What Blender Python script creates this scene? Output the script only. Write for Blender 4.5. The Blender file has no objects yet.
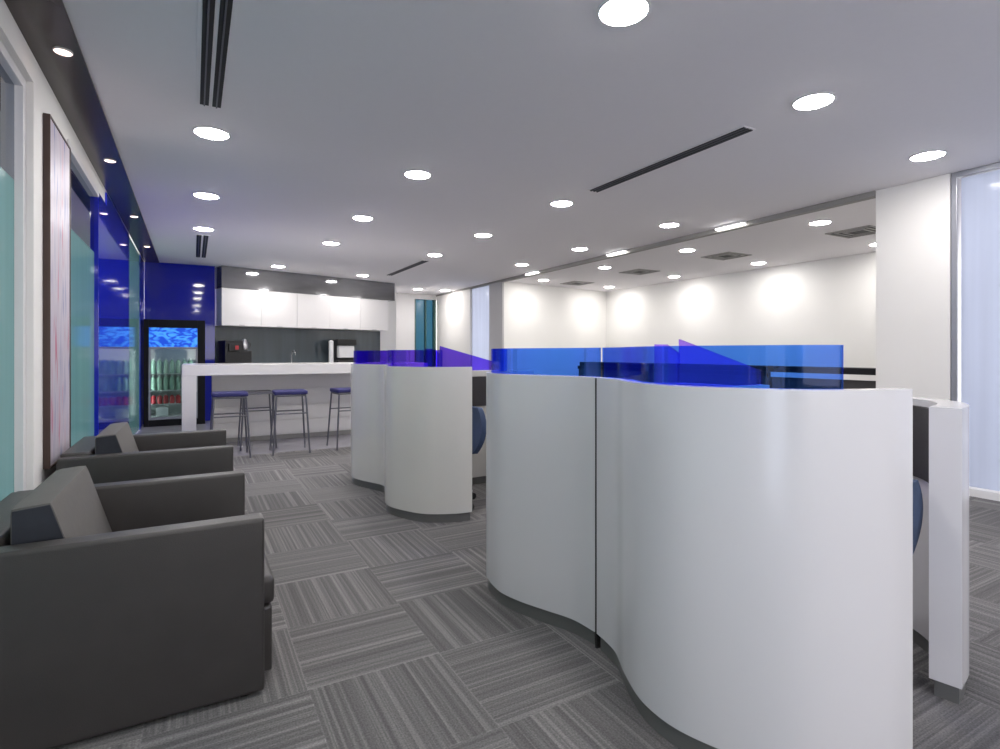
import bpy, bmesh, math, random
from mathutils import Vector, Matrix
random.seed(4)
scene = bpy.context.scene
COL = scene.collection
PI = math.pi
CEIL = 2.75

# ------------------------------------------------------------------ materials
def new_mat(name):
    m = bpy.data.materials.new(name); m.use_nodes = True
    return m, m.node_tree.nodes, m.node_tree.links, m.node_tree.nodes['Principled BSDF']

def pmat(name, col, rough=.5, metal=0, coat=0, noise=0, nscale=30, bump=0, bscale=200, spec=.5, stretch=None):
    m, n, l, b = new_mat(name)
    b.inputs['Base Color'].default_value = (*col, 1)
    b.inputs['Roughness'].default_value = rough
    b.inputs['Metallic'].default_value = metal
    b.inputs['Coat Weight'].default_value = coat
    b.inputs['Coat Roughness'].default_value = .05
    b.inputs['Specular IOR Level'].default_value = spec
    tc = n.new('ShaderNodeTexCoord')
    src = tc.outputs['Object']
    if stretch:
        mp = n.new('ShaderNodeMapping'); mp.inputs['Scale'].default_value = stretch
        l.new(src, mp.inputs['Vector']); src = mp.outputs['Vector']
    nt = n.new('ShaderNodeTexNoise'); nt.inputs['Scale'].default_value = nscale; nt.inputs['Detail'].default_value = 4
    l.new(src, nt.inputs['Vector'])
    mx = n.new('ShaderNodeMix'); mx.data_type = 'RGBA'
    a = max(noise, .01)
    mx.inputs['A'].default_value = (*[c*(1-a) for c in col], 1)
    mx.inputs['B'].default_value = (*[min(1, c*(1+a)) for c in col], 1)
    l.new(nt.outputs['Fac'], mx.inputs['Factor']); l.new(mx.outputs['Result'], b.inputs['Base Color'])
    if bump:
        n2 = n.new('ShaderNodeTexNoise'); n2.inputs['Scale'].default_value = bscale; n2.inputs['Detail'].default_value = 3
        l.new(tc.outputs['Object'], n2.inputs['Vector'])
        bp = n.new('ShaderNodeBump'); bp.inputs['Strength'].default_value = bump; bp.inputs['Distance'].default_value = .01
        l.new(n2.outputs['Fac'], bp.inputs['Height']); l.new(bp.outputs['Normal'], b.inputs['Normal'])
    return m

def emat(name, col, strength):
    m, n, l, b = new_mat(name)
    b.inputs['Base Color'].default_value = (.9, .9, .9, 1)
    b.inputs['Emission Color'].default_value = (*col, 1)
    b.inputs['Emission Strength'].default_value = strength
    return m

def glassmat(name, col, gl=.08, edge=None):
    """thin clear acrylic/glass: tinted see-through plus a mirror-like skin"""
    m = bpy.data.materials.new(name); m.use_nodes = True
    n, l = m.node_tree.nodes, m.node_tree.links
    n.clear()
    out = n.new('ShaderNodeOutputMaterial')
    tr = n.new('ShaderNodeBsdfTransparent'); tr.inputs['Color'].default_value = (*col, 1)
    g = n.new('ShaderNodeBsdfGlossy'); g.inputs['Roughness'].default_value = .03
    g.inputs['Color'].default_value = (1, 1, 1, 1)
    fr = n.new('ShaderNodeFresnel'); fr.inputs['IOR'].default_value = 1.45
    if edge:
        lw = n.new('ShaderNodeLayerWeight'); lw.inputs['Blend'].default_value = .35
        mx = n.new('ShaderNodeMix'); mx.data_type = 'RGBA'
        mx.inputs['A'].default_value = (*col, 1); mx.inputs['B'].default_value = (*edge, 1)
        l.new(lw.outputs['Facing'], mx.inputs['Factor']); l.new(mx.outputs['Result'], tr.inputs['Color'])
    ml = n.new('ShaderNodeMath'); ml.operation = 'MULTIPLY'; ml.inputs[1].default_value = gl/.08
    l.new(fr.outputs[0], ml.inputs[0])
    ms = n.new('ShaderNodeMixShader')
    l.new(ml.outputs[0], ms.inputs[0]); l.new(tr.outputs[0], ms.inputs[1]); l.new(g.outputs[0], ms.inputs[2])
    l.new(ms.outputs[0], out.inputs['Surface'])
    return m

def frostmat(name, col, trans=.8, gl=.12):
    m = bpy.data.materials.new(name); m.use_nodes = True
    n, l = m.node_tree.nodes, m.node_tree.links
    n.clear()
    out = n.new('ShaderNodeOutputMaterial')
    d = n.new('ShaderNodeBsdfDiffuse'); d.inputs['Color'].default_value = (*col, 1)
    t = n.new('ShaderNodeBsdfTranslucent'); t.inputs['Color'].default_value = (*col, 1)
    g = n.new('ShaderNodeBsdfGlossy'); g.inputs['Roughness'].default_value = .1
    a = n.new('ShaderNodeMixShader'); a.inputs[0].default_value = trans
    fr = n.new('ShaderNodeFresnel'); fr.inputs['IOR'].default_value = 1.18
    b = n.new('ShaderNodeMixShader')
    # faint vertical ripple in the film
    tc = n.new('ShaderNodeTexCoord'); mp = n.new('ShaderNodeMapping'); mp.inputs['Scale'].default_value = (1, 5, .15)
    nt = n.new('ShaderNodeTexNoise'); nt.inputs['Scale'].default_value = 2
    l.new(tc.outputs['Object'], mp.inputs['Vector']); l.new(mp.outputs['Vector'], nt.inputs['Vector'])
    mx = n.new('ShaderNodeMix'); mx.data_type = 'RGBA'
    mx.inputs['A'].default_value = (*[c*.82 for c in col], 1); mx.inputs['B'].default_value = (*[min(1, c*1.12) for c in col], 1)
    l.new(nt.outputs['Fac'], mx.inputs['Factor']); l.new(mx.outputs['Result'], t.inputs['Color'])
    l.new(d.outputs[0], a.inputs[1]); l.new(t.outputs[0], a.inputs[2])
    l.new(fr.outputs[0], b.inputs[0]); l.new(a.outputs[0], b.inputs[1]); l.new(g.outputs[0], b.inputs[2])
    l.new(b.outputs[0], out.inputs['Surface'])
    return m

def carpet_mat():
    m, n, l, b = new_mat('carpet_tiles')
    def math_(op, a, c=None):
        x = n.new('ShaderNodeMath'); x.operation = op
        for i, v in enumerate((a, c)):
            if v is None: continue
            if isinstance(v, (int, float)): x.inputs[i].default_value = v
            else: l.new(v, x.inputs[i])
        return x.outputs[0]
    tc = n.new('ShaderNodeTexCoord'); sp = n.new('ShaderNodeSeparateXYZ'); l.new(tc.outputs['Object'], sp.inputs[0])
    u = math_('DIVIDE', math_('SUBTRACT', sp.outputs['X'], .36 - 20), .5)
    v = math_('DIVIDE', math_('SUBTRACT', sp.outputs['Y'], 2.04 - 20), .5)
    iu, iv = math_('FLOOR', u), math_('FLOOR', v)
    fu, fv = math_('FRACT', u), math_('FRACT', v)
    par = math_('MODULO', math_('ADD', iu, iv), 2)      # 0/1
    def mixf(a, c):
        x = n.new('ShaderNodeMix'); x.data_type = 'FLOAT'
        l.new(par, x.inputs['Factor']); l.new(a, x.inputs['A']); l.new(c, x.inputs['B']); return x.outputs['Result']
    across = mixf(fv, fu); along = mixf(fu, fv)
    tid = math_('ADD', math_('MULTIPLY', iu, 3.17), math_('MULTIPLY', iv, 7.31))
    cb = n.new('ShaderNodeCombineXYZ')
    l.new(math_('MULTIPLY', across, 23), cb.inputs[0]); l.new(tid, cb.inputs[1]); l.new(math_('MULTIPLY', along, .12), cb.inputs[2])
    n1 = n.new('ShaderNodeTexNoise'); n1.inputs['Scale'].default_value = 1; n1.inputs['Detail'].default_value = 2.5; n1.inputs['Roughness'].default_value = .7
    l.new(cb.outputs[0], n1.inputs['Vector'])
    cr = n.new('ShaderNodeValToRGB'); e = cr.color_ramp.elements
    e[0].position = .36; e[0].color = (.115, .112, .113, 1)
    e[1].position = .72; e[1].color = (.255, .248, .245, 1)
    x = e.new(.5); x.color = (.15, .145, .146, 1)
    x = e.new(.58); x.color = (.20, .194, .192, 1)
    l.new(n1.outputs['Fac'], cr.inputs[0])
    # loop pile speckle
    n2 = n.new('ShaderNodeTexNoise'); n2.inputs['Scale'].default_value = 160; n2.inputs['Detail'].default_value = 2
    l.new(tc.outputs['Object'], n2.inputs['Vector'])
    mr = n.new('ShaderNodeMapRange'); mr.inputs['From Min'].default_value = .3; mr.inputs['From Max'].default_value = .7
    mr.inputs['To Min'].default_value = .75; mr.inputs['To Max'].default_value = 1.25
    l.new(n2.outputs['Fac'], mr.inputs['Value'])
    wn = n.new('ShaderNodeTexWhiteNoise'); wn.noise_dimensions = '1D'; l.new(tid, wn.inputs['W'])
    tv = math_('ADD', math_('MULTIPLY', wn.outputs['Value'], .22), .9)
    k = math_('MULTIPLY', mr.outputs[0], tv)
    # seam
    ed = math_('MINIMUM', math_('MINIMUM', fu, math_('SUBTRACT', 1, fu)), math_('MINIMUM', fv, math_('SUBTRACT', 1, fv)))
    seam = math_('ADD', math_('MULTIPLY', math_('LESS_THAN', ed, .006), .15), 1)
    k = math_('MULTIPLY', k, seam)
    vm = n.new('ShaderNodeVectorMath'); vm.operation = 'SCALE'
    l.new(cr.outputs[0], vm.inputs[0]); l.new(k, vm.inputs['Scale']); l.new(vm.outputs[0], b.inputs['Base Color'])
    b.inputs['Roughness'].default_value = .9; b.inputs['Specular IOR Level'].default_value = .2
    bp = n.new('ShaderNodeBump'); bp.inputs['Strength'].default_value = .4; bp.inputs['Distance'].default_value = .004
    l.new(n2.outputs['Fac'], bp.inputs['Height']); l.new(bp.outputs['Normal'], b.inputs['Normal'])
    return m

M = {}
M['carpet'] = carpet_mat()
M['vinyl'] = pmat('grey_vinyl', (.34, .33, .37), .15, noise=.12, nscale=8)
M['ceiling'] = pmat('ceiling_paint', (.84, .815, .84), .9, noise=.015)
M['wall'] = pmat('wall_paint', (.85, .84, .82), .7, noise=.015, nscale=4)
M['column'] = pmat('column_paint', (.78, .76, .74), .6, noise=.02, nscale=3)
M['bronze'] = pmat('dark_bronze_panel', (.05, .036, .030), .25, noise=.1, nscale=3, spec=.45)
M['blue'] = pmat('blue_back_painted_glass', (.012, .02, .40), .05, spec=.35, noise=.05, nscale=2)
M['frame_white'] = pmat('white_frame', (.78, .77, .78), .35)
M['frame_grey'] = pmat('grey_aluminium_frame', (.35, .36, .4), .35, metal=.6)
M['beam'] = pmat('beam_groove', (.28, .27, .26), .6)
M['frost_teal'] = frostmat('teal_frosted_glass', (.21, .33, .34))
M['frost_white'] = frostmat('white_frosted_glass', (.66, .70, .80), .9)
M['clear_dark'] = glassmat('blue_tinted_window_glass', (.10, .19, .28), .1)
M['clear'] = glassmat('clear_window_glass', (.75, .8, .9), .08)
M['teal_dark'] = glassmat('dark_teal_window_glass', (.07, .17, .22), .08)
M['panel'] = pmat('gloss_white_laminate', (.665, .65, .66), .2, coat=.1, noise=.012, nscale=2)
M['panel_warm'] = pmat('gloss_offwhite_laminate', (.68, .665, .63), .2, coat=.25, noise=.012, nscale=2)
M['plinth'] = pmat('brushed_plinth', (.17, .17, .165), .35, metal=.3, noise=.1, nscale=40, stretch=(1, 1, 12))
M['join'] = pmat('dark_joint', (.02, .02, .02), .7)
M['acr_blue'] = glassmat('blue_acrylic', (.27, .53, 1.0), .025, edge=(.30, .28, 1.0))
M['acr_lilac'] = glassmat('lilac_acrylic', (.68, .48, 1.0), .03, edge=(.62, .42, 1.0))
M['acr_violet'] = glassmat('violet_acrylic', (.42, .28, .95), .04, edge=(.34, .14, .90))
M['darktile'] = pmat('charcoal_fabric_tile', (.045, .042, .045), .85, noise=.2, nscale=120, bump=.2)
M['leather'] = pmat('charcoal_leather', (.042, .038, .037), .42, noise=.18, nscale=9, bump=.12, bscale=260)
M['fabric_grey'] = pmat('grey_back_cushion_fabric', (.115, .11, .105), .75, noise=.12, nscale=30, bump=.2, bscale=300)
M['slate_end'] = pmat('dark_slate_end', (.022, .025, .036), .7, noise=.15)
M['steel'] = pmat('brushed_steel', (.5, .5, .52), .3, metal=1, noise=.05)
M['grey_metal'] = pmat('grey_painted_metal', (.13, .13, .155), .4, metal=.3)
M['navy'] = pmat('navy_upholstery', (.022, .022, .13), .6, noise=.15, nscale=40, bump=.2)
M['chairblue'] = pmat('slate_blue_fabric', (.032, .058, .125), .8, noise=.15, nscale=60, bump=.2)
M['counter'] = pmat('white_solid_surface', (.80, .78, .76), .25, coat=.3, noise=.01)
M['cabinet'] = pmat('white_gloss_cabinet', (.82, .80, .80), .3, coat=.3, noise=.01)
M['splash'] = pmat('smoked_grey_glass', (.075, .095, .11), .1, coat=.5, noise=.25, nscale=3, stretch=(3, 1, .2))
M['bulkhead'] = pmat('dark_grey_mirror_panel', (.30, .30, .31), .06, metal=.7, noise=.15, nscale=3, stretch=(1, 1, 6))
M['black'] = pmat('black_plastic', (.012, .012, .013), .35, noise=.1)
M['blackmetal'] = pmat('black_enamel', (.006, .006, .009), .6, noise=.1, spec=.2)
M['white_plastic'] = pmat('white_plastic', (.75, .75, .76), .35)
M['red'] = pmat('red_drink', (.45, .02, .03), .3, coat=.5)
M['green'] = pmat('pale_green_bottle', (.32, .48, .38), .25, coat=.5)
M['fridge_in'] = pmat('fridge_lining', (.62, .68, .66), .5)
M['fglass'] = glassmat('fridge_door_glass', (.80, .86, .86), .08)
M['lamp'] = emat('led_diffuser', (1, .965, .93), 56)
M['lamp_small'] = emat('warm_led', (1, .70, .60), 2.2)
M['beam_glow'] = emat('beam_patch_glow', (1, .98, .95), 5)  # glow put in for lamplight falling on the beam
M['fridge_led'] = emat('fridge_led', (.85, 1, .95), 5)
M['slot'] = pmat('slot_black', (.012, .012, .012), .6)
M['diffuser_grey'] = pmat('diffuser_grey', (.33, .32, .31), .5)
M['frame_brown'] = pmat('dark_walnut_frame', (.055, .028, .022), .4, noise=.3, nscale=20, stretch=(1, 1, .1))

def sign_mat():
    m, n, l, b = new_mat('blue_fridge_sign')
    tc = n.new('ShaderNodeTexCoord'); w = n.new('ShaderNodeTexNoise')
    mp = n.new('ShaderNodeMapping'); mp.inputs['Scale'].default_value = (3, 1, 6); mp.inputs['Rotation'].default_value = (0, .5, 0)
    w.inputs['Scale'].default_value = 1.6; w.inputs['Distortion'].default_value = 2.2; w.inputs['Detail'].default_value = 1
    l.new(tc.outputs['Object'], mp.inputs[0]); l.new(mp.outputs[0], w.inputs['Vector'])
    cr = n.new('ShaderNodeValToRGB'); e = cr.color_ramp.elements
    e[0].position = .42; e[0].color = (.0, .05, .5, 1); e[1].position = .62; e[1].color = (.05, .28, .85, 1)
    l.new(w.outputs['Fac'], cr.inputs[0]); l.new(cr.outputs[0], b.inputs['Base Color']); l.new(cr.outputs[0], b.inputs['Emission Color'])
    b.inputs['Emission Strength'].default_value = .4
    return m
M['sign'] = sign_mat()

def art_mat():
    m, n, l, b = new_mat('abstract_print')
    tc = n.new('ShaderNodeTexCoord'); sp = n.new('ShaderNodeSeparateXYZ'); l.new(tc.outputs['Object'], sp.inputs[0])
    mp = n.new('ShaderNodeMapping'); mp.inputs['Scale'].default_value = (1, 9, 1.1); l.new(tc.outputs['Object'], mp.inputs[0])
    w = n.new('ShaderNodeTexNoise'); w.inputs['Scale'].default_value = 2.0; w.inputs['Detail'].default_value = 3; w.inputs['Distortion'].default_value = .6
    l.new(mp.outputs[0], w.inputs['Vector'])
    cr = n.new('ShaderNodeValToRGB'); cr.color_ramp.interpolation = 'LINEAR'; e = cr.color_ramp.elements
    e[0].position = .30; e[0].color = (.10, .14, .38, 1)
    e[1].position = .70; e[1].color = (.50, .10, .20, 1)
    for p, c in ((.38, (.42, .39, .50, 1)), (.5, (.55, .51, .58, 1)), (.62, (.50, .42, .50, 1))):
        x = e.new(p); x.color = c
    l.new(w.outputs['Fac'], cr.inputs[0]); l.new(cr.outputs[0], b.inputs['Base Color']); b.inputs['Roughness'].default_value = .4
    return m
M['art'] = art_mat()

# ------------------------------------------------------------------ mesh helpers
class MB:
    def __init__(s): s.bm = bmesh.new()
    def _join(s, b2, mtx=None):
        if mtx is not None: bmesh.ops.transform(b2, matrix=mtx, verts=b2.verts)
        me = bpy.data.meshes.new('t'); b2.to_mesh(me); b2.free(); s.bm.from_mesh(me); bpy.data.meshes.remove(me); return s
    def box(s, x0, x1, y0, y1, z0, z1, bev=0, seg=2, mtx=None):
        b = bmesh.new(); bmesh.ops.create_cube(b, size=1)
        for v in b.verts:
            v.co = ((x0+x1)/2 + v.co.x*(x1-x0), (y0+y1)/2 + v.co.y*(y1-y0), (z0+z1)/2 + v.co.z*(z1-z0))
        if bev: bmesh.ops.bevel(b, geom=list(b.edges), offset=bev, segments=seg, profile=.7, affect='EDGES')
        return s._join(b, mtx)
    def lathe(s, prof, n=24, c=(0, 0), mtx=None):
        b = bmesh.new(); rings = []
        for r, z in prof:
            if r < 1e-6: rings.append([b.verts.new((c[0], c[1], z))])
            else: rings.append([b.verts.new((c[0]+r*math.cos(2*PI*i/n), c[1]+r*math.sin(2*PI*i/n), z)) for i in range(n)])
        for a, d in zip(rings, rings[1:]):
            for i in range(n):
                j = (i+1) % n
                if len(a) == 1 and len(d) == 1: continue
                if len(a) == 1: b.faces.new((a[0], d[j], d[i]))
                elif len(d) == 1: b.faces.new((a[i], a[j], d[0]))
                else: b.faces.new((a[i], a[j], d[j], d[i]))
        if len(rings[0]) > 1: b.faces.new(list(reversed(rings[0])))
        if len(rings[-1]) > 1: b.faces.new(rings[-1])
        bmesh.ops.recalc_face_normals(b, faces=b.faces)
        return s._join(b, mtx)
    def tube(s, pts, r, n=10, r2=None):
        b = bmesh.new(); rings = []; pts = [Vector(p) for p in pts]
        for k, p in enumerate(pts):
            d = (pts[min(k+1, len(pts)-1)] - pts[max(k-1, 0)]).normalized()
            up = Vector((0, 0, 1)) if abs(d.z) < .9 else Vector((1, 0, 0))
            a = d.cross(up).normalized(); c = d.cross(a)
            rr = r if r2 is None else r + (r2-r)*k/(len(pts)-1)
            rings.append([b.verts.new(p + rr*(math.cos(2*PI*i/n)*a + math.sin(2*PI*i/n)*c)) for i in range(n)])
        for a, d in zip(rings, rings[1:]):
            for i in range(n): b.faces.new((a[i], a[(i+1) % n], d[(i+1) % n], d[i]))
        b.faces.new(rings[0]); b.faces.new(rings[-1])
        bmesh.ops.recalc_face_normals(b, faces=b.faces)
        return s._join(b)
    def prism(s, poly, z0, z1, axis='z', bev=0):
        """extrude a closed outline; axis says which coordinate runs z0..z1"""
        b = bmesh.new()
        def P(p, t):
            return {'z': (p[0], p[1], t), 'y': (p[0], t, p[1]), 'x': (t, p[0], p[1])}[axis]
        lo = [b.verts.new(P(p, z0)) for p in poly]; hi = [b.verts.new(P(p, z1)) for p in poly]
        k = len(poly)
        for i in range(k): b.faces.new((lo[i], lo[(i+1) % k], hi[(i+1) % k], hi[i]))
        b.faces.new(lo); b.faces.new(hi)
        bmesh.ops.recalc_face_normals(b, faces=b.faces)
        if bev: bmesh.ops.bevel(b, geom=list(b.edges), offset=bev, segments=2, profile=.7, affect='EDGES')
        return s._join(b)
    def strip(s, line, off0, off1, z0, z1, z1b=None):
        """vertical curved sheet: plan line offset by off0/off1, z0..z1 (z1b = top height at the far end)"""
        ln = [Vector((p[0], p[1])) for p in line]; b = bmesh.new(); L = []
        n = len(ln)
        for k, p in enumerate(ln):
            d = (ln[min(k+1, n-1)] - ln[max(k-1, 0)]).normalized(); nr = Vector((-d.y, d.x))
            a, c = p + nr*off0, p + nr*off1
            zt = z1 if z1b is None else z1 + (z1b-z1)*k/(n-1)
            L.append([b.verts.new((a.x, a.y, z0)), b.verts.new((a.x, a.y, zt)), b.verts.new((c.x, c.y, zt)), b.verts.new((c.x, c.y, z0))])
        for a, c in zip(L, L[1:]):
            for i in range(4): b.faces.new((a[i], a[(i+1) % 4], c[(i+1) % 4], c[i]))
        b.faces.new(L[0]); b.faces.new(L[-1])
        bmesh.ops.recalc_face_normals(b, faces=b.faces)
        return s._join(b)
    def build(s, name, mat, parent=None, smooth=None):
        me = bpy.data.meshes.new(name); s.bm.to_mesh(me); s.bm.free()
        me.materials.append(mat if not isinstance(mat, str) else M[mat])
        if smooth is not None:
            me.shade_smooth(); me.set_sharp_from_angle(angle=math.radians(smooth))
        o = bpy.data.objects.new(name, me); COL.objects.link(o)
        if parent: o.parent = parent
        return o

def tag(o, label, cat, group=None, kind=None):
    if label: o['label'] = label
    if cat: o['category'] = cat
    if group: o['group'] = group
    if kind: o['kind'] = kind
    return o
def thing(name, label, cat, loc=(0, 0, 0), rz=0, group=None):
    o = bpy.data.objects.new(name, None); o.empty_display_size = .1; COL.objects.link(o)
    o.location = loc; o.rotation_euler = (0, 0, rz)
    return tag(o, label, cat, group)
def struct(o): o['kind'] = 'structure'; return o
def dup(root, loc, rz=None, label=None, group=None):
    def rec(o, par):
        c = o.copy(); COL.objects.link(c)
        if par: c.parent = par
        for ch in list(o.children): rec(ch, c)
        return c
    r = rec(root, None); r.location = loc
    if rz is not None: r.rotation_euler = (0, 0, rz)
    if label: r['label'] = label
    if group: r['group'] = group
    return r
def smooth_line(pts, n=8):
    P = [Vector((p[0], p[1])) for p in pts]; P = [P[0]*2-P[1]] + P + [P[-1]*2-P[-2]]; out = []
    for i in range(1, len(P)-2):
        a, b, c, d = P[i-1:i+3]
        for k in range(n):
            t = k/n
            out.append(.5*((2*b) + (c-a)*t + (2*a-5*b+4*c-d)*t*t + (3*b-a-3*c+d)*t**3))
    out.append(P[-2]); return [(p.x, p.y) for p in out]

# ------------------------------------------------------------------ the room
WX = -.72          # left wall face
GX = 5.70          # right wall / opening line
struct(MB().box(-1, 9.4, -3.2, 7.1, -.1, 0).box(2.9, 9.4, 7.1, 14, -.1, 0).build('floor', 'carpet'))
struct(MB().box(-1, 2.9, 7.1, 14, -.1, -.001).build('floor', 'vinyl'))
struct(MB().box(-1, 9.4, -3.2, 14.1, CEIL, CEIL+.15).build('ceiling', 'ceiling'))
struct(MB().box(WX, -.50, -3.1, 11.1, CEIL-.012, CEIL-.001, .002).build('trim_1', 'bronze'))

# left wall : white piers, head and sill; two frosted windows, then blue glass
wl = MB()
wl.box(WX-.14, WX, -3.1, 6.30, 2.60, CEIL)
wl.box(WX-.14, WX, -3.1, -2.9, 0, 2.60).box(WX-.14, WX, -.1, .20, 0, 2.60).box(WX-.14, WX, -2.9, -.1, 0, .12)
wl.box(WX-.14, WX, 3.66, 4.52, 0, 2.60)
wl.box(WX-.14, WX, .20, 3.66, 0, .12); wl.box(WX-.14, WX, 4.52, 6.30, 0, .12)
struct(wl.build('wall_left', 'wall'))
def glazed(name, y0, y1, zf, mull=(), dep=.11, far=True):
    root = struct(bpy.data.objects.new(name, None)); COL.objects.link(root)
    fr = MB(); w = .05; X0, X1 = WX-dep, WX-dep+.08
    fr.box(X0, X1, y0, y0+w, .12, 2.6, .004)
    if far: fr.box(X0, X1, y1-w, y1, .12, 2.6, .004)
    else: w = .0
    fr.box(X0, X1, y0+.05, y1-w, 2.55, 2.6, .004).box(X0, X1, y0+.05, y1-w, .12, .18, .004)
    for y in mull: fr.box(X0, X1, y-.02, y+.02, .18, 2.55, .004)
    fr.build('window_frame', 'frame_white', root)
    ys = [y0+.05] + list(mull) + [y1-w]
    for a, b in zip(ys, ys[1:]):
        if y0 < 0:
            MB().box(WX-.075, WX-.065, a, b, .18, 2.55).build('clear_pane', 'clear', root); continue
        xp = WX-dep+.04; MB().box(xp-.005, xp+.005, a+.02, b-.003, .18, zf).build('frosted_pane', 'frost_teal', root)
        MB().box(xp-.005, xp+.005, a+.02, b-.003, zf, 2.55).build('clear_pane', 'clear_dark', root)
glazed('window_1', .20, 3.66, 2.07, (1.9,))
glazed('fill_window', -2.9, -.1, .2, (-1.5,))  # unseen opening added so daylight reaches the left-facing partition panels
glazed('window_2', 4.52, 5.86, 2.07, (), .07, False)
struct(MB().box(WX-.10, WX+.005, 5.86, 6.42, .0, 2.599, .004).build('wall_left_blue_pier', 'blue'))
struct(MB().box(WX-.10, WX, 6.43, 8.5, 0, CEIL-.013, .003).build('wall_left_blue_glass', 'blue'))
struct(MB().box(WX-.10, WX, 10.3, 11.05, 0, CEIL-.013, .003).build('wall_left_blue_end', 'blue'))
w3 = struct(bpy.data.objects.new('window_3', None)); COL.objects.link(w3)
MB().box(WX-.03, WX-.01, 8.53, 10.27, .02, CEIL-.02).build('frosted_pane', 'frost_teal', w3)
MB().box(WX-.07, WX, 8.5, 8.53, 0, CEIL-.013).box(WX-.07, WX, 10.27, 10.3, 0, CEIL-.013).build('window_frame', 'blue', w3)

# blue wall carrying the fridge
KT = math.radians(15)
struct(MB().box(WX, .34, 11.06, 11.2, 0, CEIL).build('wall_back_blue', 'blue'))
# surround of the fridge (blue return to its right)
# kitchen wall, turned 15 degrees
KM = Matrix.Translation((.33, 11.24, 0)) @ Matrix.Rotation(KT, 4, 'Z')
struct(MB().box(-.05, 3.9, 0, .15, 0, CEIL, mtx=KM).build('wall_back_kitchen', 'wall'))
# far end wall at Y=13.7
we = MB(); we.box(3.5, 4.28, 13.7, 13.85, 0, CEIL).box(4.48, 5.08, 13.7, 13.85, 0, CEIL).box(4.28, 4.48, 13.7, 13.85, 2.55, CEIL).box(5.08, 5.9, 13.7, 13.85, 2.62, CEIL)
we.box(4.28, 4.48, 13.7, 13.85, 0, .1).box(5.08, 5.9, 13.7, 13.85, 0, .1)
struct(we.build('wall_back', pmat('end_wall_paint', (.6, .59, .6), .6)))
w4 = struct(bpy.data.objects.new('window_4', None)); COL.objects.link(w4)
MB().box(4.29, 4.47, 13.76, 13.77, .1, 2.55).build('pane', 'frost_white', w4)
w5 = struct(bpy.data.objects.new('window_5', None)); COL.objects.link(w5)
MB().box(5.1, 5.68, 13.76, 13.77, .1, 2.62).build('pane', 'teal_dark', w5)
MB().box(5.08, 5.12, 13.7, 13.8, .1, 2.62).box(5.62, 5.69, 13.7, 13.8, .1, 2.62).box(5.38, 5.41, 13.7, 13.8, .1, 2.62).build('window_frame', pmat('dark_green_frame', (.03, .08, .07), .4), w5)
# right line
struct(MB().box(GX, GX+.12, 11.66, 13.7, 0, CEIL).build('wall_right_far', 'column'))
w6 = struct(bpy.data.objects.new('window_6', None)); COL.objects.link(w6)
MB().box(GX+.05, GX+.06, 10.7, 11.66, .08, CEIL-.04).build('pane', 'frost_white', w6)
MB().box(GX+.02, GX+.09, 10.7, 11.66, 0, .08).box(GX+.02, GX+.09, 10.7, 11.66, CEIL-.04, CEIL).build('window_frame', 'frame_grey', w6)
struct(MB().box(GX, GX+.045, 10.12, 10.7, 0, CEIL).build('wall_right_pier', pmat('grey_pier_paint', (.5, .49, .5), .6)))
struct(MB().box(GX, GX+.55, 2.25, 2.84, 0, CEIL).build('wall_right_column', 'column'))
struct(MB().box(GX+.55, 9.3, 2.45, 2.6, 0, CEIL).build('wall_right_partition', 'wall'))
struct(MB().box(9.12, 9.28, 2.45, 11.2, 0, CEIL).build('wall_right_room', 'wall'))
struct(MB().prism([(GX+.046, 10.30), (9.28, 10.86), (9.28, 11.0), (GX+.046, 10.44)], 0, CEIL).build('wall_back_room', 'wall'))
struct(MB().box(GX-.02, GX+.06, 2.84, 10.12, CEIL-.055, CEIL, .003).build('trim_2', 'beam'))
struct(MB().box(GX-.02, GX+.05, 10.12, 13.7, CEIL-.04, CEIL, .003).build('trim_3', 'beam'))
# glass wall right of the camera
w7 = struct(bpy.data.objects.new('window_7', None)); COL.objects.link(w7)
for a, b in ((-3.1, -.55), (-.55, .85), (.85, 2.21)):
    MB().box(GX+.05, GX+.065, a+.02, b-.02, .07, CEIL-.05).build('frosted_pane', 'frost_white', w7)
fr = MB()
for y in (-3.08, -.55, .85, 2.225): fr.box(GX+.01, GX+.09, y-.02, y+.02, 0, CEIL, .003)
fr.box(GX+.01, GX+.09, -3.1, 2.21, CEIL-.045, CEIL, .003).build('window_frame', 'frame_grey', w7)
MB().box(GX-.01, GX+.09, -3.1, 2.2, 0, .065, .003).build('window_sill', 'frame_white', w7)
# wall behind the camera
wb = MB(); wb.box(-.86, 5.8, -3.2, -3.1, 0, .9).box(-.86, 5.8, -3.2, -3.1, 2.3, CEIL).box(-.86, -.2, -3.2, -3.1, .9, 2.3).box(2.0, 5.8, -3.2, -3.1, .9, 2.3)
struct(wb.build('wall_front', 'wall'))
# side closures of the shell
struct(MB().box(3.75, 3.87, 12.3, 13.72, 0, CEIL).build('wall_kitchen_side', 'wall'))

# baseboards
struct(MB().box(9.10, 9.12, 2.6, 10.8, 0, .08).build('baseboard_right', 'frame_white'))

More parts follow.
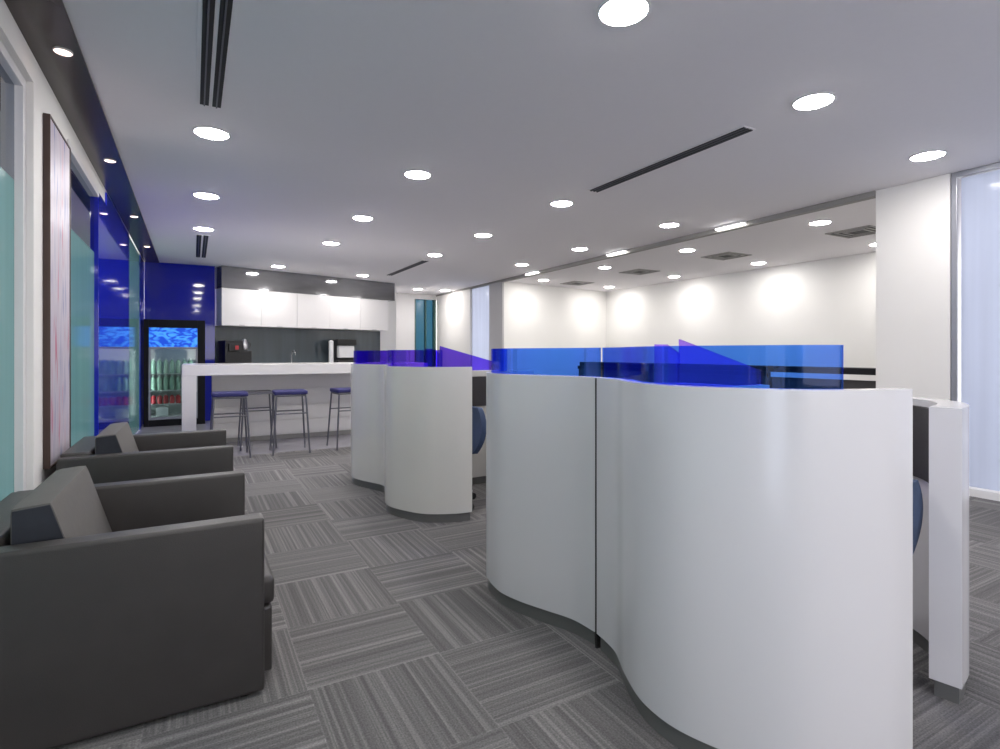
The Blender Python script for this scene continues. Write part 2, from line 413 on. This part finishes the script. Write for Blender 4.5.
# ------------------------------------------------------------------ ceiling lights
def make_downlight(r, lamp, drop=.012):
    t = thing('downlight', '', 'ceiling light')
    MB().lathe([(r*1.0, 0), (r*1.16, 0), (r*1.16, -.006), (r*1.03, -.009), (r*1.0, -.004)], 32).build('trim_ring', 'frame_white', t, 40)
    MB().lathe([(r, -.001), (r, -.006), (r*.85, -drop), (r*.4, -drop-.006), (0, -drop-.007)], 32).build('diffuser', lamp, t, 60)
    return t
dl = make_downlight(.105, 'lamp')
ROWX = (.115, 1.70, 3.33, 5.03)
rown = ('leftmost row', 'second row from the left', 'third row from the left', 'row beside the beam')
dist = ('closest to the camera', 'second along from the camera', 'third along from the camera', 'fourth along from the camera')
Y0 = (None, 4.36, 6.12, 7.78)
first = True
def put(proto, loc, label, group):
    global first
    if first is True:
        proto.location = loc; proto['label'] = label; proto['group'] = group; first = False; return proto
    return dup(proto, loc, None, label, group)
G1 = 'round downlights over the main office floor'
cnt = {}
for i, x in enumerate(ROWX):
    ys = [Y0[1]+.09*x, Y0[2]+.09*x, Y0[3]+.09*x]
    if i > 0: ys = [1.78 + .07*x] + ys
    else: ys = ys + [1.75]
    for k, y in enumerate(ys):
        nm = dist[k] if y != 1.75 else 'above the armchairs, out of frame'
        put(dl, (x, y, CEIL), 'round downlight in the %s, %s' % (rown[i], nm), G1)
for (x, y), nm in (((4.75, 12.6), 'left of the two at the far end wall'), ((5.45, 12.55), 'right of the two at the far end wall')):
    put(dl, (x, y, CEIL), 'small far round downlight, the %s' % nm, G1)
for (x, y), nm in (((1.33, 10.5), 'left'), ((2.95, 10.9), 'right')):
    put(dl, (x, y, CEIL), 'round downlight in the ceiling just before the kitchen cabinets, %s one' % nm, G1)
G2 = 'round downlights in the room beyond the beam'
for k, y in enumerate((3.85, 5.86, 7.76, 9.75)):
    put(dl, (6.5, y, CEIL), 'round downlight just behind the ceiling beam, %s' % ('nearest the column', 'second from the column', 'third from the column', 'farthest from the column')[k], G2)
for k, y in enumerate((4.2, 6.1, 8.0, 10.0)):
    put(dl, (8.5, y, CEIL), 'round downlight washing the white wall beyond the beam, %s' % ('nearest the column', 'second from the column', 'third from the column', 'farthest, by the corner')[k], G2)
# unseen rows behind the camera keep the room lit evenly
for x in (.1, 1.7, 3.4):
    put(dl, (x, -.9, CEIL), 'round white recessed downlight behind the viewer in the main office', 'downlights behind the viewer')
first = True
sm = make_downlight(.036, 'lamp_small', .008)
for k, y in enumerate((1.0, 2.42+.9, 5.3, 7.4, 9.3)):
    put(sm, (-.578, (1.2, 3.53, 5.35, 7.4, 9.4)[k], CEIL-.012),
        'small warm downlight set in the dark bronze ceiling strip, %s' % ('behind the frame edge', 'nearest one seen', 'second one seen', 'third one, over the blue glass', 'last one, close to the fridge')[k],
        'small spotlights in the dark ceiling strip')
# glowing bars standing in for the lit patches on the beam
G3 = 'glowing bars for lit patches along the ceiling beam'
ll = None
for k, (y, nm) in enumerate(((4.42, 'nearest the column'), (6.45, 'the middle one'), (8.85, 'farthest from the column'))):
    lb = 'short glowing bar standing in for a lit patch on the ceiling beam, %s' % nm
    if ll is None:
        ll = thing('beam_glow_bar', lb, 'ceiling light', (GX-.068, y, CEIL), 0, G3)
        MB().box(-.035, .035, -.2, .2, -.03, -.0005, .003).build('housing', 'frame_white', ll)
        MB().box(-.03, .03, -.19, .19, -.045, -.0305, .002).build('diffuser', 'beam_glow', ll)
    else: dup(ll, (GX-.068, y, CEIL), None, lb, G3)

# slot diffusers
def slot(name_label, x, y0, y1, n, w, group=None):
    t = thing('slot_air_diffuser', name_label, 'air vent', (x, (y0+y1)/2, CEIL), 0, group)
    h = (y1-y0)/2; pitch = w/n
    MB().box(-w/2-.012, w/2+.012, -h-.012, h+.012, -.006, -.0005, .002).build('frame', 'ceiling', t)
    for k in range(n):
        c = -w/2 + pitch*(k+.5)
        o = MB().box(c-pitch*.36, c+pitch*.36, -h, h, -.009, -.0062).build('slot', 'slot', t)
        MB().box(c-.004, c+.004, -h, h, -.016, -.0092).build('blade', 'grey_metal', o)
G4 = 'long black slot air diffusers in the ceiling'
slot('long black slot vent at top left, ending at the leftmost near downlight', .095, 2.0, 3.88, 2, .135, G4)
slot('short black slot vent near the blue wall and fridge', .11, 8.2, 10.1, 2, .16, G4)
slot('long black slot vent in mid ceiling between two rows of downlights', 3.335, 2.47, 4.14, 3, .11, G4)
slot('black slot vent far off over the space before the kitchen end', 3.40, 8.65, 10.6, 3, .12, G4)
# square diffusers
sq = None
G5 = 'square ceiling diffusers in the room beyond the beam'
for k, y in enumerate((3.9, 5.9, 7.85, 9.8)):
    lb = 'square grey ceiling air diffuser beyond the beam, %s' % ('nearest the column', 'second from the column', 'third from the column', 'farthest from the column')[k]
    if sq is None:
        sq = thing('square_air_diffuser', lb, 'air vent', (7.42, y, CEIL), 0, G5)
        f = MB()
        for a in (.27, .20, .13):
            f.box(-a, a, -a, -a+.025, -.012, -.0005).box(-a, a, a-.025, a, -.012, -.0005).box(-a, -a+.025, -a+.025, a-.025, -.012, -.0005).box(a-.025, a, -a+.025, a-.025, -.012, -.0005)
        f.build('louvre_frame', 'diffuser_grey', sq)
        MB().box(-.24, .24, -.24, .24, -.005, -.0006).build('throat', 'slot', sq)
    else: dup(sq, (7.42, y, CEIL), None, lb, G5)

# ------------------------------------------------------------------ armchairs
def make_armchair(label, loc):
    t = thing('armchair', label, 'armchair', loc, 0, 'square leather armchairs along the window wall')
    W = .92; D = .87; a = .085
    # local: x 0 (back) .. D (front), y 0 (near) .. W (far)
    for k, y in enumerate((0, W-a)):
        MB().box(0, D, y, y+a, .014, .62, .014, 3).build('arm', 'leather', t, 50)
    MB().box(0, .14, a+.003, W-a-.003, .014, .635, .02, 3).build('backrest', 'leather', t, 50)
    MB().box(.145, D+.035, a+.006, W-a-.006, .03, .27, .012, 3).build('seat_base', 'leather', t, 50)
    MB().box(.145, D+.045, a+.006, W-a-.006, .275, .375, .03, 4).build('seat_cushion', 'leather', t, 50)
    # reclined back cushion: wedge with rounded edges
    prof = [(.15, .38), (.36, .38), (.255, .725), (.15, .715)]
    MB().prism(prof, a+.06, W-a-.012, 'y', .022).build('back_cushion', 'fabric_grey', t, 50)
    cu = [c for c in t.children if c.name.startswith('back_cushion')][0]
    MB().prism([(.158, .40), (.350, .40), (.252, .716), (.158, .706)], a+.0555, a+.0605, 'y', .002).build('cushion_end', 'slate_end', cu)  # thin dark slate panel over the cushion's near end
    for x in (.06, D-.06):
        for y in (.045, W-.045):
            MB().lathe([(.022, 0), (.026, .013)], 16, (x, y)).build('foot', 'black', t)
    return t
ac = make_armchair('charcoal leather armchair nearest the camera, its broad arm filling the lower left', (-.65, 2.09, 0))
dup(ac, (-.65, 3.79, 0), 0, 'charcoal leather armchair behind the nearest one, beside the framed picture')

# ------------------------------------------------------------------ framed picture on the white pier
pt = thing('framed_picture', 'tall framed abstract print with dark brown frame on the white wall pier', 'picture', (WX, 3.86, .56))
MB().box(.0, .032, 0, .012, 0, 1.96, .002).box(.0, .032, .578, .59, 0, 1.96, .002).box(.0, .032, .012, .578, 0, .012, .002).box(.0, .032, .012, .578, 1.948, 1.96, .002).build('frame', 'frame_brown', pt)
MB().box(.003, .027, .012, .578, .012, 1.948).build('print', 'art', pt)

# ------------------------------------------------------------------ fridge
fg = thing('drinks_fridge', 'black upright glass-door drinks fridge with lit blue header against the blue wall', 'fridge', (-.70, 10.58, 0))
FW, FH, FD = .88, 1.75, .47
b = MB(); b.box(0, .07, 0, FD, .0, FH, .004).box(FW-.11, FW, 0, FD, 0, FH, .004).box(.07, FW-.11, 0, FD, FH-.13, FH, .004).box(.07, FW-.11, 0, FD, 0, .1, .004)
b.build('cabinet', 'blackmetal', fg)
MB().box(.07, FW-.11, FD-.02, FD-.003, .1, FH-.13).build('lining', 'fridge_in', fg)
MB().box(.075, FW-.115, -.012, .03, 1.30, FH-.135, .004).build('header_sign', 'sign', fg)
d = MB(); d.box(.072, .10, -.02, .012, .11, 1.295, .003).box(FW-.14, FW-.112, -.02, .012, .11, 1.295, .003).box(.1, FW-.14, -.02, .012, .11, .15, .003).box(.1, FW-.14, -.02, .012, 1.265, 1.295, .003)
door = d.build('door', pmat('grey_door_frame', (.25, .26, .3), .4, metal=.4), fg)
MB().box(.1, FW-.14, -.006, 0, .15, 1.265).build('door_glass', 'fglass', door)
MB().box(FW-.135, FW-.12, -.05, -.02, .55, .95, .005).build('handle', 'steel', door)
SH = (.16, .36, .585, .86)
for z in SH[1:]: MB().box(.072, FW-.112, .03, FD-.03, z-.016, z-.001, .002).build('shelf', 'white_plastic', fg)
MB().box(.074, FW-.114, .03, FD-.03, SH[0]-.02, SH[0]-.001).build('shelf', 'white_plastic', fg)
for x_ in (.073, FW-.128): MB().box(x_, x_+.013, .03, .05, .2, 1.25, .003).build('interior_light', 'fridge_led', fg)
def can(name, r, h, mat, cap, label, group):
    t = thing(name, label, name.split('_')[-1], (0, 0, 0), 0, group)
    MB().lathe([(r*.8, 0), (r, .008), (r, h*.72), (r*.9, h*.80), (r*.42, h*.9), (r*.40, h*.95)], 16).build('body', mat, t, 40)
    MB().lathe([(r*.44, h*.95), (r*.44, h), (0, h)], 12).build('cap', cap, t, 40)
    return t
ycan = 10.58+.12
rc = can('drink_bottle', .037, .15, 'red', 'white_plastic', '', '')
gb = can('drink_bottle', .038, .245, 'green', 'white_plastic', '', '')
xs = [-.70+.13+.088*k for k in range(7)]
first = True
for x in xs: put(rc, (x, ycan, SH[1]), 'small red drink bottle in the row on the lower fridge shelf', 'red bottles in the fridge')
first = True
for z, nm in ((SH[2], 'middle'), (SH[3], 'upper')):
    for x in xs: put(gb, (x, ycan, z), 'pale green drink bottle in the row on the %s fridge shelf' % nm, 'green bottles on the %s fridge shelf' % nm)
bx = thing('white_carton', 'white carton at the bottom left inside the drinks fridge', 'box', (-.53, 10.66, SH[0]))
MB().box(0, .17, 0, .12, 0, .14, .006).build('carton_body', 'white_plastic', bx)
MB().box(.02, .15, .01, .11, .1405, .15, .003).build('carton_lid', 'frame_white', bx)

# ------------------------------------------------------------------ bar counter and stools
bc = thing('bar_counter', 'long white bar counter with waterfall end and bar stools in front', 'counter', (0, 0, 0))
MB().box(-.115, 2.95, 7.42, 8.42, .93, 1.06, .006).build('countertop', 'counter', bc)
MB().box(-.115, .035, 7.42, 8.42, .0, .929, .006).build('end_leg', 'counter', bc)
fp = MB(); fp.box(.22, 2.9, 8.2, 8.38, .06, .929)
for z0, z1 in ((.07, .26), (.27, .47), (.48, .70), (.71, .925)): fp.box(.225, 2.895, 8.188, 8.2, z0, z1, .003)
fp.build('front_panel', 'cabinet', bc)
MB().box(.23, 2.88, 8.21, 8.37, 0, .059).build('kickboard', 'diffuser_grey', bc)

def make_stool(seatmat, thin=False):
    t = thing('bar_stool', '', 'bar stool', (0, 0, 0), 0, 'bar stools at the white counter')
    w, d, h = .17, .17, .70
    if thin: MB().box(-w, w, -d, d, .70, .715, .004).build('seat', 'grey_metal', t)
    else: MB().box(-w-.015, w+.015, -d-.01, d+.01, .702, .748, .016, 3).build('seat', seatmat, t, 50)
    fr_ = MB()
    for a, b_ in (((-w, -d), (w, -d)), ((w, -d), (w, d)), ((w, d), (-w, d)), ((-w, d), (-w, -d))):
        fr_.tube([(a[0]*.97, a[1]*.97, .69), (b_[0]*.97, b_[1]*.97, .69)], .010, 8)
    fr_.build('seat_frame', 'grey_metal', t, 60)
    for sx in (-1, 1):
        for sy in (-1, 1):
            MB().tube([(sx*w*.97, sy*d*.97, .69), (sx*(w+.035), sy*(d+.045), .0)], .011, 8).build('leg', 'grey_metal', t, 60)
    k = .6; q = .025
    for a, b_ in (((-1, -1), (1, -1)), ((-1, 1), (1, 1))):
        MB().tube([(a[0]*(w+.01), a[1]*(d+q*.5), .48), (b_[0]*(w+.01), b_[1]*(d+q*.5), .48)], .008, 8).build('footrest', 'grey_metal', t, 60)
    return t
st = make_stool('navy')
st.location = (.37, 7.1, 0); st['label'] = 'bar stool with navy seat pad, leftmost at the white counter, beside the counter end'
dup(st, (1.03, 7.1, 0), math.radians(-2), 'bar stool with navy seat pad, middle one of the three padded stools')
dup(st, (1.74, 7.12, 0), math.radians(4), 'bar stool with navy seat pad partly hidden behind the far white curved partition')
s4 = make_stool('navy', True); s4.location = (.715, 7.66, 0); s4['label'] = 'bar stool with thin grey seat tucked between the two left padded stools'

# ------------------------------------------------------------------ kitchen (local frame: x along the wall, -y out of it)
KO = (.33, 11.24)
def kpos(sx, d, z=0): return (KO[0] + sx*math.cos(KT) + d*math.sin(KT), KO[1] + sx*math.sin(KT) - d*math.cos(KT), z)
struct(MB().box(.02, 3.62, -.36, -.005, 2.36, CEIL-.001, mtx=KM).build('trim_4', 'bulkhead'))
nu = 5; uw = 3.42/nu
unit_words = ('leftmost, next to the blue wall', 'second from the blue wall', 'middle one of the five', 'fourth from the blue wall', 'rightmost, by the window')
for k in range(nu):
    x0 = k*uw + .02
    t = thing('wall_cabinet', 'glossy white upper kitchen cabinet, ' + unit_words[k], 'cabinet', kpos(x0, .005, 1.69), KT, 'upper kitchen cabinets')
    MB().box(.0015, uw-.0015, -.34, 0, 0, .665, .002).build('cabinet_body', 'cabinet', t)
    dr = MB().box(.002, uw-.002, -.36, -.342, 0, .665, .003).build('door', 'cabinet', t)
    MB().box(uw*.5-.05, uw*.5+.05, -.368, -.3605, .012, .022, .002).build('handle', 'steel', dr)
    t2 = thing('base_cabinet', 'white kitchen base cabinet under the back worktop, ' + unit_words[k], 'cabinet', kpos(x0, .005, 0), KT, 'base kitchen cabinets')
    MB().box(.0015, uw-.0015, -.56, 0, .1, .86, .002).box(.0015, uw-.0015, -.5, 0, 0, .1).build('cabinet_body', 'cabinet', t2)
    dr = MB().box(.003, uw-.003, -.58, -.562, .105, .855, .003).build('door', 'cabinet', t2)
    MB().box(uw*.5-.08, uw*.5+.08, -.60, -.5805, .79, .80, .003).build('handle', 'steel', dr)
wt = MB().box(0, uw*nu+.04, -.61, -.006, 0, .038, .004).build('worktop', 'counter'); tag(wt, 'white back kitchen worktop carrying the coffee machine and dispenser', 'worktop')
wt.location = kpos(0, 0, .862); wt.rotation_euler = (0, 0, KT)
sp_ = MB().box(0, uw*nu+.04, -.018, -.005, 0, .785).build('splashback', 'splash'); tag(sp_, 'dark grey glass splashback between kitchen worktop and upper cabinets', 'splashback')
sp_.location = kpos(0, 0, .902); sp_.rotation_euler = (0, 0, KT)

# coffee machine
cm = thing('coffee_machine', 'black coffee machine with silver jug, left end of the kitchen worktop', 'coffee machine', kpos(.04, .48, .901), KT)
MB().box(0, .30, 0, .38, 0, .52, .012).build('housing', 'black', cm)
MB().box(.30, .50, .12, .38, 0, .34, .012).build('water_tank', 'black', cm)
MB().box(.03, .27, -.06, .0, 0, .04, .006).build('drip_tray', 'steel', cm)
MB().box(.05, .25, -.05, -.001, .33, .46, .01).build('brew_head', 'black', cm)
MB().box(.15, .21, -.056, -.051, .36, .43).build('red_badge', 'red', cm)
MB().lathe([(.06, .35), (.068, .37), (.062, .47), (.04, .52), (.035, .55), (0, .56)], 20, (.40, .22)).build('jug', 'steel', cm, 50)
MB().tube([(.46, .20, .50), (.50, .19, .48), (.495, .19, .41), (.46, .20, .38)], .008, 8).build('jug_handle', 'black', cm, 60)
# water dispenser
wd = thing('water_dispenser', 'black and silver drinks dispenser at the right of the kitchen worktop', 'dispenser', kpos(2.20, .46, .901), KT)
MB().box(0, .42, 0, .34, 0, .15, .01).box(0, .42, 0, .34, .46, .58, .02).box(0, .42, .14, .34, .15, .46).build('housing', 'black', wd)
MB().box(.04, .38, .02, .139, .20, .45, .02).build('front_panel', 'white_plastic', wd)
MB().box(.14, .28, -.03, .02, .05, .08, .006).build('drip_tray', 'steel', wd)
bp_ = thing('white_canister', 'tall slim white canister standing left of the drinks dispenser', 'canister', kpos(2.10, .36, .901), KT)
MB().lathe([(.045, 0), (.048, .02), (.048, .5), (.045, .51)], 20).build('canister_body', 'white_plastic', bp_, 40)
MB().lathe([(.049, .511), (.049, .54), (.02, .555), (0, .555)], 20).build('lid', 'frame_white', bp_, 40)
# tap
tp = thing('kitchen_tap', 'slim chrome kitchen tap seen above the middle of the white bar counter', 'tap', kpos(1.34, .22, .901), KT)
MB().lathe([(.025, 0), (.025, .03), (.013, .05)], 16).build('tap_base', 'steel', tp, 40)
MB().tube([(0, 0, .04), (0, 0, .25), (0, -.03, .32), (0, -.10, .345), (0, -.17, .31), (0, -.18, .26)], .011, 10).build('spout', 'steel', tp, 60)

# ------------------------------------------------------------------ workstations
L1 = [(1.745, .775), (1.64, .79), (1.525, .835), (1.42, .905), (1.34, 1.03), (1.278, 1.19), (1.28, 1.34), (1.338, 1.49), (1.405, 1.62), (1.43, 1.757)]
L2 = [(1.431, 1.769), (1.415, 1.90), (1.36, 2.03), (1.31, 2.15), (1.278, 2.28), (1.288, 2.40), (1.32, 2.51), (1.41, 2.60), (1.53, 2.66), (1.68, 2.70)]
R1 = [(2.27, .862), (2.42, .898), (2.55, .965), (2.65, 1.07), (2.71, 1.2), (2.72, 1.34), (2.68, 1.48), (2.64, 1.62), (2.62, 1.76)]
R2 = [(2.62, 1.768), (2.64, 1.90), (2.70, 2.03), (2.745, 2.16), (2.75, 2.30), (2.72, 2.43), (2.63, 2.53), (2.50, 2.60), (2.35, 2.64)]
def station(dy, where, acr_a, acr_b, pm):
    gg = 'curved white partition panels of the %s workstation' % where
    def curved(line, ht, label, side, th, glass=None, tile=None):
        ln = smooth_line(line, 10)
        c0 = ln[len(ln)//2]
        t = thing('curved_partition', label, 'partition', (c0[0], c0[1]+dy, 0), 0, gg)
        ln = [(p[0]-c0[0], p[1]-c0[1]) for p in ln]
        o0, o1 = (0, -th) if side > 0 else (0, th)
        s = -1 if side > 0 else 1
        MB().strip(ln, 0, s*th, .062, ht).build('panel', pm, t, 40)
        MB().strip(ln[1:-1], s*.010, s*(th-.012), 0, .0615).build('plinth', 'plinth', t, 40)
        if glass:
            m, a, b_ = glass
            g = ln[a:b_]
            MB().strip(g, s*(th*.5-.004), s*(th*.5+.004), ht+.001, 1.222).build('acrylic_screen', m, t, 40)
        if tile:
            a, b_ = tile
            MB().strip(ln[a:b_], s*(th+.001), s*(th+.022), .70, .985).build('fabric_tile', 'darktile', t, 40)
        return t
    curved(L1, 1.1, 'curved glossy white partition of the %s workstation, half bulging toward the camera' % where, 1, .06, (acr_a, 19, 91))
    c2 = smooth_line(L2, 10); c2 = c2[len(c2)//2]
    t2 = curved(L2, 1.1, 'curved glossy white partition of the %s workstation, rounded half beyond the joint' % where, 1, .06, (acr_a, 0, 78))
    MB().box(1.431-c2[0], 1.48-c2[0], 1.7575-c2[1], 1.7685-c2[1], .0, 1.098).build('joint_strip', 'join', t2)
    curved(R1, 1.012, 'curved white partition on the right of the %s workstation, ending in a thick edge' % where, -1, .09, None, (8, 40))
    curved(R2, 1.012, 'curved white partition at the back right of the %s workstation' % where, -1, .09)
    t = thing('straight_partition', 'straight white partition across the middle of the %s workstation' % where, 'partition', (1.50, 1.775+dy, 0))
    MB().box(0, 1.02, -.03, .03, .062, 1.04, .004).build('panel', pm, t)
    MB().box(.02, 1.0, -.018, .018, 0, .0615).build('plinth', 'plinth', t)
    MB().box(.30, .99, -.052, -.031, .715, .985, .004).build('fabric_tile', 'darktile', t)
    MB().prism([(.42, 1.041), (1.0, 1.041), (1.0, 1.11), (.42, 1.262)], -.005, .005, 'y').build('acrylic_screen', acr_b, t)
    MB().prism([(.27, 1.041), (.415, 1.041), (.415, 1.20), (.34, 1.238), (.27, 1.238)], -.005, .005, 'y').build('acrylic_screen', acr_b, t)
station(0, 'near', 'acr_blue', 'acr_lilac', 'panel')
station(2.76, 'far', 'acr_violet', 'acr_violet', 'panel_warm')

# office chairs
def make_office_chair():
    t = thing('office_chair', '', 'office chair', (0, 0, 0), 0, 'slate blue swivel chairs at the workstations')
    # seat
    MB().lathe([(0, .41), (.15, .412), (.20, .43), (.215, .455), (.20, .478), (.12, .486), (0, .488)], 28).build('seat', 'chairblue', t, 60)
    # shell back : curved sheet, wide in the middle, at +x side
    b = bmesh.new(); rows = []; n = 14; rowsn = 12
    def shell(off):
        R = []
        for j in range(rowsn+1):
            v = j/rowsn; z = .40 + .36*v
            half = .225*math.sin(PI*(.14+.74*v))**.6
            row = []
            for i in range(n+1):
                u = -1 + 2*i/n; y = half*u
                x = .20 + .05*v - .35*(y*y)*1.6 + off + .02*math.sin(PI*v)
                row.append(b.verts.new((x, y, z)))
            R.append(row)
        return R
    A, B = shell(0), shell(.045)
    for R in (A, B):
        for j in range(rowsn):
            for i in range(n): b.faces.new((R[j][i], R[j][i+1], R[j+1][i+1], R[j+1][i]))
    for j in range(rowsn):
        b.faces.new((A[j][0], A[j+1][0], B[j+1][0], B[j][0])); b.faces.new((A[j][n], A[j+1][n], B[j+1][n], B[j][n]))
    for i in range(n):
        b.faces.new((A[0][i], A[0][i+1], B[0][i+1], B[0][i])); b.faces.new((A[-1][i], A[-1][i+1], B[-1][i+1], B[-1][i]))
    bmesh.ops.recalc_face_normals(b, faces=b.faces)
    m = MB(); m._join(b); o = m.build('backrest', 'chairblue', t, 60)
    MB().lathe([(.028, .10), (.028, .26), (.018, .265), (.018, .41)], 16).build('gas_lift', 'steel', t, 40)
    MB().box(-.09, .19, -.04, .04, .385, .41, .008).build('mechanism', 'black', t)
    hub = MB().lathe([(.045, .07), (.045, .11), (.03, .12)], 20).build('base_hub', 'steel', t, 40)
    for k in range(5):
        a = 2*PI*k/5 + .05; c, s_ = math.cos(a), math.sin(a)
        lg = MB().tube([(.04*c, .04*s_, .095), (.16*c, .16*s_, .085), (.27*c, .27*s_, .068)], .018, 10, .012).build('base_leg', 'steel', t, 60)
        mt = Matrix.Translation((.275*c, .275*s_, .028)) @ Matrix.Rotation(a, 4, 'Z') @ Matrix.Rotation(PI/2, 4, 'X')
        MB().lathe([(.026, -.018), (.028, -.01), (.028, .01), (.026, .018)], 16, (0, 0), mt).build('castor', 'black', lg, 40)
    return t
oc = make_office_chair(); oc.location = (1.73, 4.02, 0); oc.rotation_euler = (0, 0, math.radians(4))
oc['label'] = 'slate blue swivel chair in the gap just right of the far curved partition'
dup(oc, (2.05, 1.235, 0), math.radians(-86), 'slate blue swivel chair glimpsed right of the near partition, before the thick-edged panel')

# desks inside the workstations
def desk(dy, where):
    t = thing('desk', 'white desk top inside the %s workstation, behind the curved partition' % where, 'desk', (1.55, 1.40+dy, 0))
    MB().box(.02, .62, -.02, .28, .705, .73, .004).build('desktop', 'counter', t)
    for x in (.06, .58): MB().lathe([(.02, 0), (.02, .704)], 12, (x, .24)).lathe([(.02, 0), (.02, .704)], 12, (x, .02)).build('leg', 'steel', t)

# ------------------------------------------------------------------ desk bank in the room beyond
G6 = 'low dark desk screens in the room beyond the beam'
for k, (y, nm) in enumerate(((2.75, 'nearest the column'), (5.0, 'middle one'), (7.25, 'farthest one'))):
    t = thing('low_desk_unit', ('low black desk unit with white shelf band seen past the blue screen, ' if k == 0 else 'low black desk unit seen through the blue screens, ') + nm, 'desk unit', (7.2, y, 0), 0, G6)
    MB().box(0, .06, .01, 2.2, .0, .86, .004).box(.06, .7, .01, .05, 0, .86).box(.06, .7, 2.16, 2.2, 0, .86).build('back_panel', 'darktile', t)
    MB().box(-.02, .72, 0, 2.21, .862, .930, .004).build('shelf', 'counter' if k == 0 else 'blackmetal', t)
    MB().box(.02, .40, .02, 2.19, .931, 1.01, .004).build('screen_rail', 'blackmetal', t)

# ------------------------------------------------------------------ world, camera
w = bpy.data.worlds.new('daylight'); scene.world = w; w.use_nodes = True
bg = w.node_tree.nodes['Background']; bg.inputs['Color'].default_value = (1, .97, .95, 1); bg.inputs['Strength'].default_value = 2.0

cam = bpy.data.cameras.new('camera'); co = bpy.data.objects.new('camera', cam); COL.objects.link(co)
co.location = (0, 0, 1.2); co.rotation_euler = (PI/2, 0, -math.atan2(307, 550))
cam.sensor_width = 36; cam.lens = 19.8; cam.shift_y = -.0215; cam.clip_start = .05; cam.clip_end = 100
scene.camera = co
vs = scene.view_settings; vs.view_transform = 'Standard'; vs.look = 'None'; vs.exposure = 1.35; vs.gamma = 1; vs.use_curve_mapping = False
